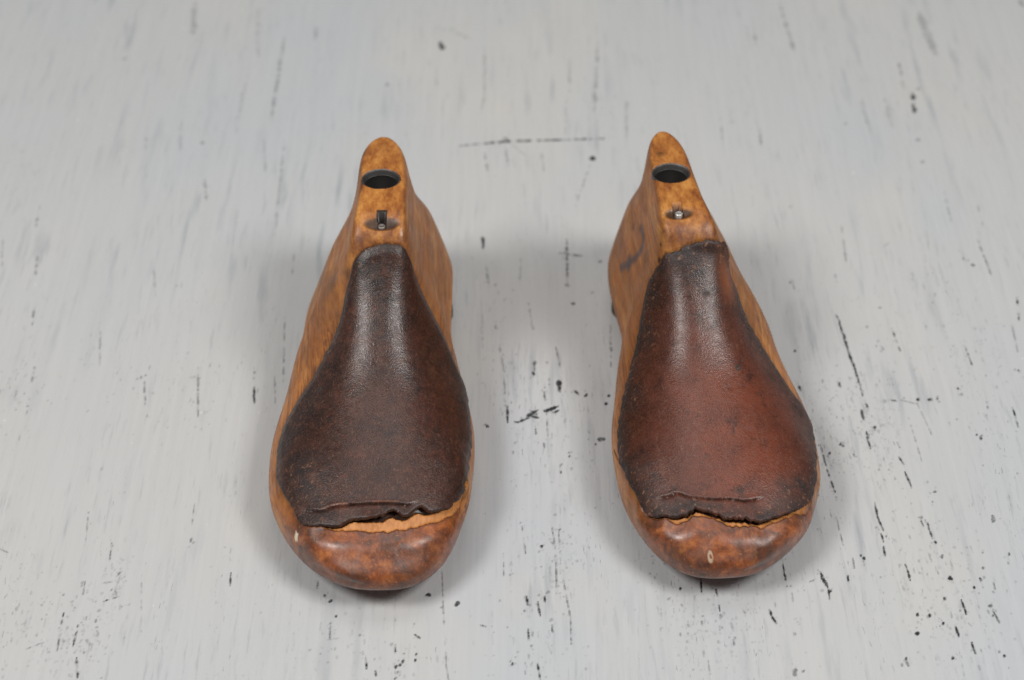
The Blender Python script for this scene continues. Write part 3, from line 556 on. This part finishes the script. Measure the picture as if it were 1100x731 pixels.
    if sd == 'L': gap = .12*np.exp(-((B[:, 1]-.89)/.07)**2)+.13*np.exp(-((B[:, 1]-.765)/.045)**2)+.05*np.exp(-((B[:, 1]-.98)/.12)**2)
    else: gap = .055*np.exp(-((B[:, 1]-1.13)/.08)**2)+.05*np.exp(-((B[:, 1]-.93)/.08)**2)+.02
    B = B.copy(); B[:, 0] += front*gap*np.clip(1+.12*nzz, .3, 2)
    B3 = ev(B)
    sx, sy = .036, .036/6.2
    pts = []
    gy = np.arange(B[:, 0].min(), B[:, 0].max(), sx); gt = np.arange(B[:, 1].min(), B[:, 1].max(), sy)
    A1, A2 = np.meshgrid(gy, gt, indexing='ij'); A1 = A1.ravel()+rng.normal(0, .004, A1.size); A2 = A2.ravel()+rng.normal(0, .001, A2.size)
    m = in_poly(A1, A2, B); I = np.stack([A1[m], A2[m]], 1)
    scl = 6.2
    dd, _ = mindist(np.c_[I[:, 0], I[:, 1]*scl], np.c_[B[:, 0], B[:, 1]*scl]); I = I[dd > .02]
    Bc = B; nb = len(Bc)
    allp = np.concatenate([Bc, I])
    r_ = delaunay_2d_cdt([Vector((p[0], p[1]*scl)) for p in allp], [(i, (i+1) % nb) for i in range(nb)], [list(range(nb))], 1, 1e-6)
    pv = np.array([[v.x, v.y/scl] for v in r_[0]]); tris = [tuple(f) for f in r_[2]]
    onb = np.array([any(o < nb for o in ol) for ol in r_[3]])
    pb = ev(pv); pn = ev(pv, N); pn /= np.linalg.norm(pn, axis=1, keepdims=True)
    d, bi = mindist(pb, B3)
    fr = front[bi]; 
    # thickness: skived thin at the sides, full at the torn toe edge
    T = .10
    th_ = T*(1-(1-fr)*(1-ss(d/.30))*.45)
    prof = np.sqrt(np.clip(1-(1-np.clip(d/.06, 0, 1))**2, 0, 1))
    th_ = th_*(.45+.55*prof)
    lift = np.zeros(len(pb))
    if sd == 'L':
        yf = 1.45
        lift = (.10*np.exp(-((pv[:, 1]-.93)/.11)**4)+.03*np.exp(-((pv[:, 1]-.90)/.08)**2)+.05*np.exp(-((pv[:, 1]-.765)/.06)**2))*np.exp(-np.clip(pv[:, 0]-yf, 0, 9)/.30)
    else:
        lift = .05*np.exp(-((pv[:, 1]-.95)/.25)**2)*np.exp(-np.clip(pv[:, 0]-1., 0, 9)/.25)
        lift += .16*np.exp(-((pv[:, 1]-.90)/.10)**2)*ss((pv[:, 0]-8.30)/.2)
    C3 = ev(densify(F['crease'], False, .02)); cr, ci = mindist(pb, C3)
    Cp = densify(F['crease'], False, .02); sgn = np.sign(pv[:, 0]-Cp[ci, 0])
    endf = np.minimum(ci, len(Cp)-1-ci)/len(Cp); cf = ss(endf/.12)
    # a fold: the strip ahead of the crease sits lower, a lip behind it
    rid = cf*(.022*np.exp(-(cr/.07)**2)*(sgn > 0)-.035*np.exp(-(cr/.035)**2)-.03*np.exp(-cr/.3)*(sgn < 0))
    wob = .008*np.sin(pb[:, 0]*2.7+pb[:, 1]*1.3)*np.sin(pb[:, 1]*2.1-pb[:, 0]*1.2)
    wob *= 1+1.5*fr*np.exp(-d/.5)
    topv = pb+pn*(lift+th_+rid+wob+.012)[:, None]
    botv = pb+pn*(lift+wob*.5-.015)[:, None]
    nv = len(pb)
    faces = tris+[tuple(nv+i for i in reversed(t)) for t in tris]
    from collections import Counter
    ec = Counter(); 
    for t3 in tris:
        for e in range(3): ec[(t3[e], t3[(e+1) % 3])] += 1
    for (a1, b1) in list(ec):
        if (b1, a1) not in ec: faces.append((b1, a1, nv+a1, nv+b1))
    edge = np.clip(.95*np.exp(-(d/.28)**1.5)+0*d, 0, 1)
    if sd == 'L': edge = np.clip(edge*.45+.7*blobp(pb, ev((2.6, 1.27))[0], .45), 0, 1)
    else: edge = np.clip(edge*1.1+.35*np.exp(-(d/.7)**2), 0, 1)
    ln_ = np.sin(pb[:, 0]*19+pb[:, 1]*11)*np.sin(pb[:, 1]*17-pb[:, 0]*9)
    for (sy_, st_, s, am) in LSTAINS[sd]:
        edge = np.clip(np.maximum(edge, am*blobp(pb, ev((sy_, st_))[0], s)*(1+.3*ln_)), 0, 1)
    cen = np.exp(-((pv[:, 1]-(.95 if sd == 'R' else .9))/.32)**2)*ss((8.6-pv[:, 0])/4.5)
    crs = cf*np.clip(1.4-cr/.032, 0, 1)*.9*np.clip(.45+.7*np.sin(pb[:, 0]*2.1+1.2)+.4*np.sin(pb[:, 0]*9), .05, 1)
    tan = np.zeros(nv)
    if sd == 'R':                                                    # raw torn patch near the top
        tp = ev((7.9, .88))[0]; tan = .6*np.exp(-((pb[:, 0]-tp[0])**2/.22**2+(pb[:, 1]-tp[1])**2/.5**2))
    else:
        tan = cf*.5*np.clip(1-np.abs(cr-.05)/.035, 0, 1)*(sgn > 0)*np.clip(.5+np.sin(pb[:, 0]*5)+.5*np.sin(pb[:, 0]*23), 0, 1)
    at_ = dict(edge=edge, centre=cen, crease=crs, tan=tan)
    lo = link_mesh('leather_vamp', np.concatenate([topv, botv]), faces, M_leather[sd], root, attrs={k: np.r_[v, v] for k, v in at_.items()})
    lo['label'] = leather_label
    bm = bmesh.new(); bm.from_mesh(lo.data); bmesh.ops.recalc_face_normals(bm, faces=bm.faces)
    for e in bm.edges:
        if len(e.link_faces) == 2 and e.calc_face_angle(0) > math.radians(50): e.smooth = False
    bm.to_mesh(lo.data); bm.free()

    # --- small parts
    def lathe(name, prof, c, mat, par=root, seg=48, nrm=None, **kw):
        vs = []; fs = []
        Q = Vector((0, 0, 1)).rotation_difference(Vector(nrm)).to_matrix() if nrm is not None else None
        for rr_, zz in prof:
            for s_ in range(seg):
                w_ = 2*math.pi*s_/seg; v_ = Vector((rr_*math.cos(w_), rr_*math.sin(w_), zz))
                if Q: v_ = Q @ v_
                vs.append((c[0]+v_.x, c[1]+v_.y*kw.get('ey', 1), c[2]+v_.z))
        m_ = len(prof)
        for a_ in range(m_-1):
            for s_ in range(seg):
                b_ = (s_+1) % seg; fs.append((a_*seg+s_, a_*seg+b_, (a_+1)*seg+b_, (a_+1)*seg+s_))
        if kw.get('cap', True): fs.append(tuple((m_-1)*seg+s_ for s_ in range(seg)))
        if kw.get('cap0', False): fs.append(tuple(reversed(range(seg))))
        return link_mesh(name, vs, fs, mat, par)
    zt = float(ev((np.interp(F['hole'][0][0], ys, ys), 1.0))[0][2])
    tube = lathe('bore_tube', [(R+.008, -.30), (R+.008, -.035), (R+.0, -.02), (R-.012, -.028), (R-.035, -.06), (R-.045, -.17), (R-.07, -.21)],
          (hx, hy, zt), M_steel, cap=False, ey=EY)
    lathe('bore_shaded_wall', [(R-.055, -.18), (R-.055, -1.4), (R-.3, -1.42), (.05, -1.43)], (hx, hy, zt), M_bore, tube, ey=EY)  # deep wall painted dark below the lighter lip, imitating a lit rim
    pt = (px, py, pz)
    h = -.07 if sd == 'L' else .03
    pn_ = lathe('pin', [(.115, -.9), (.115, h-.03), (.10, h-.005), (.085, h), (.05, h-.012), (.02, h-.014)], pt, M_pin[sd], seg=28)
    pn_['label'] = pin_label
    for (yy, tt) in F['nails']:
        p = ev((yy, tt))[0]; nn = ev((yy, tt), N)[0]; nn /= np.linalg.norm(nn)
        c = p+nn*.10
        lathe('nail', [(.10, -.08), (.10, .005), (.085, .018), (.05, .012), (.02, .0)], c, M_nail, seg=20, nrm=tuple(nn))
    # heel iron
    hin = .02 if sd == 'L' else .13
    hy_ = np.concatenate([np.linspace(11.3, 13.2, 30), 14.7-1.5*(1-np.linspace(0, 1, 30)[1:])**2])
    GG = last_grid(P, hy_, 60); mid = np.argmax(GG[:, :60, 0], axis=1); ml = np.argmin(GG[:, :, 0], axis=1)
    rt = np.array([[GG[i_, mid[i_], 0]-hin, GG[i_, mid[i_], 1]+.0] for i_ in range(len(hy_))]); lf = np.array([[GG[i_, ml[i_], 0]+hin, GG[i_, ml[i_], 1]] for i_ in range(len(hy_))])
    tp_ = .5*(1-ss((hy_-11.3)/1.3)); rt[:, 0] -= tp_; lf[:, 0] += tp_
    bk = ss((hy_-9.5)/(LEN-9.5))*.36; rt[:, 1] -= bk; lf[:, 1] -= bk
    out = np.concatenate([rt, lf[::-1][1:]]); n_ = len(out); cxy = out.mean(0)
    rings = [(1-.03, 0.), (1., .03), (1., .20), (1-.02, .235)]
    vs = []; fs = []
    for f_, z_ in rings:
        for p in out: vs.append((cxy[0]+(p[0]-cxy[0])*f_, cxy[1]+(p[1]-cxy[1])*f_, z_))
    for a_ in range(3):
        for s_ in range(n_):
            b_ = (s_+1) % n_; fs.append((a_*n_+s_, a_*n_+b_, (a_+1)*n_+b_, (a_+1)*n_+s_))
    fs.append(tuple(reversed(range(n_)))); fs.append(tuple(3*n_+s_ for s_ in range(n_)))
    link_mesh('heel_plate', vs, fs, M_plate, root, smooth=False)
    return root

def blobp(A, c, s): return np.exp(-((A-c)**2).sum(1)/s**2)

make_last('L', 'wooden last with dark brown leather, its torn front edge lifted above a pale strip',
          'dark brown leather with its torn front edge lifted', 'dull recessed pin')
make_last('R', 'wooden last with red-brown leather, a bright steel pin and faded ink mark on its side',
          'red-brown leather with a black scuffed border', 'bright shiny pin')
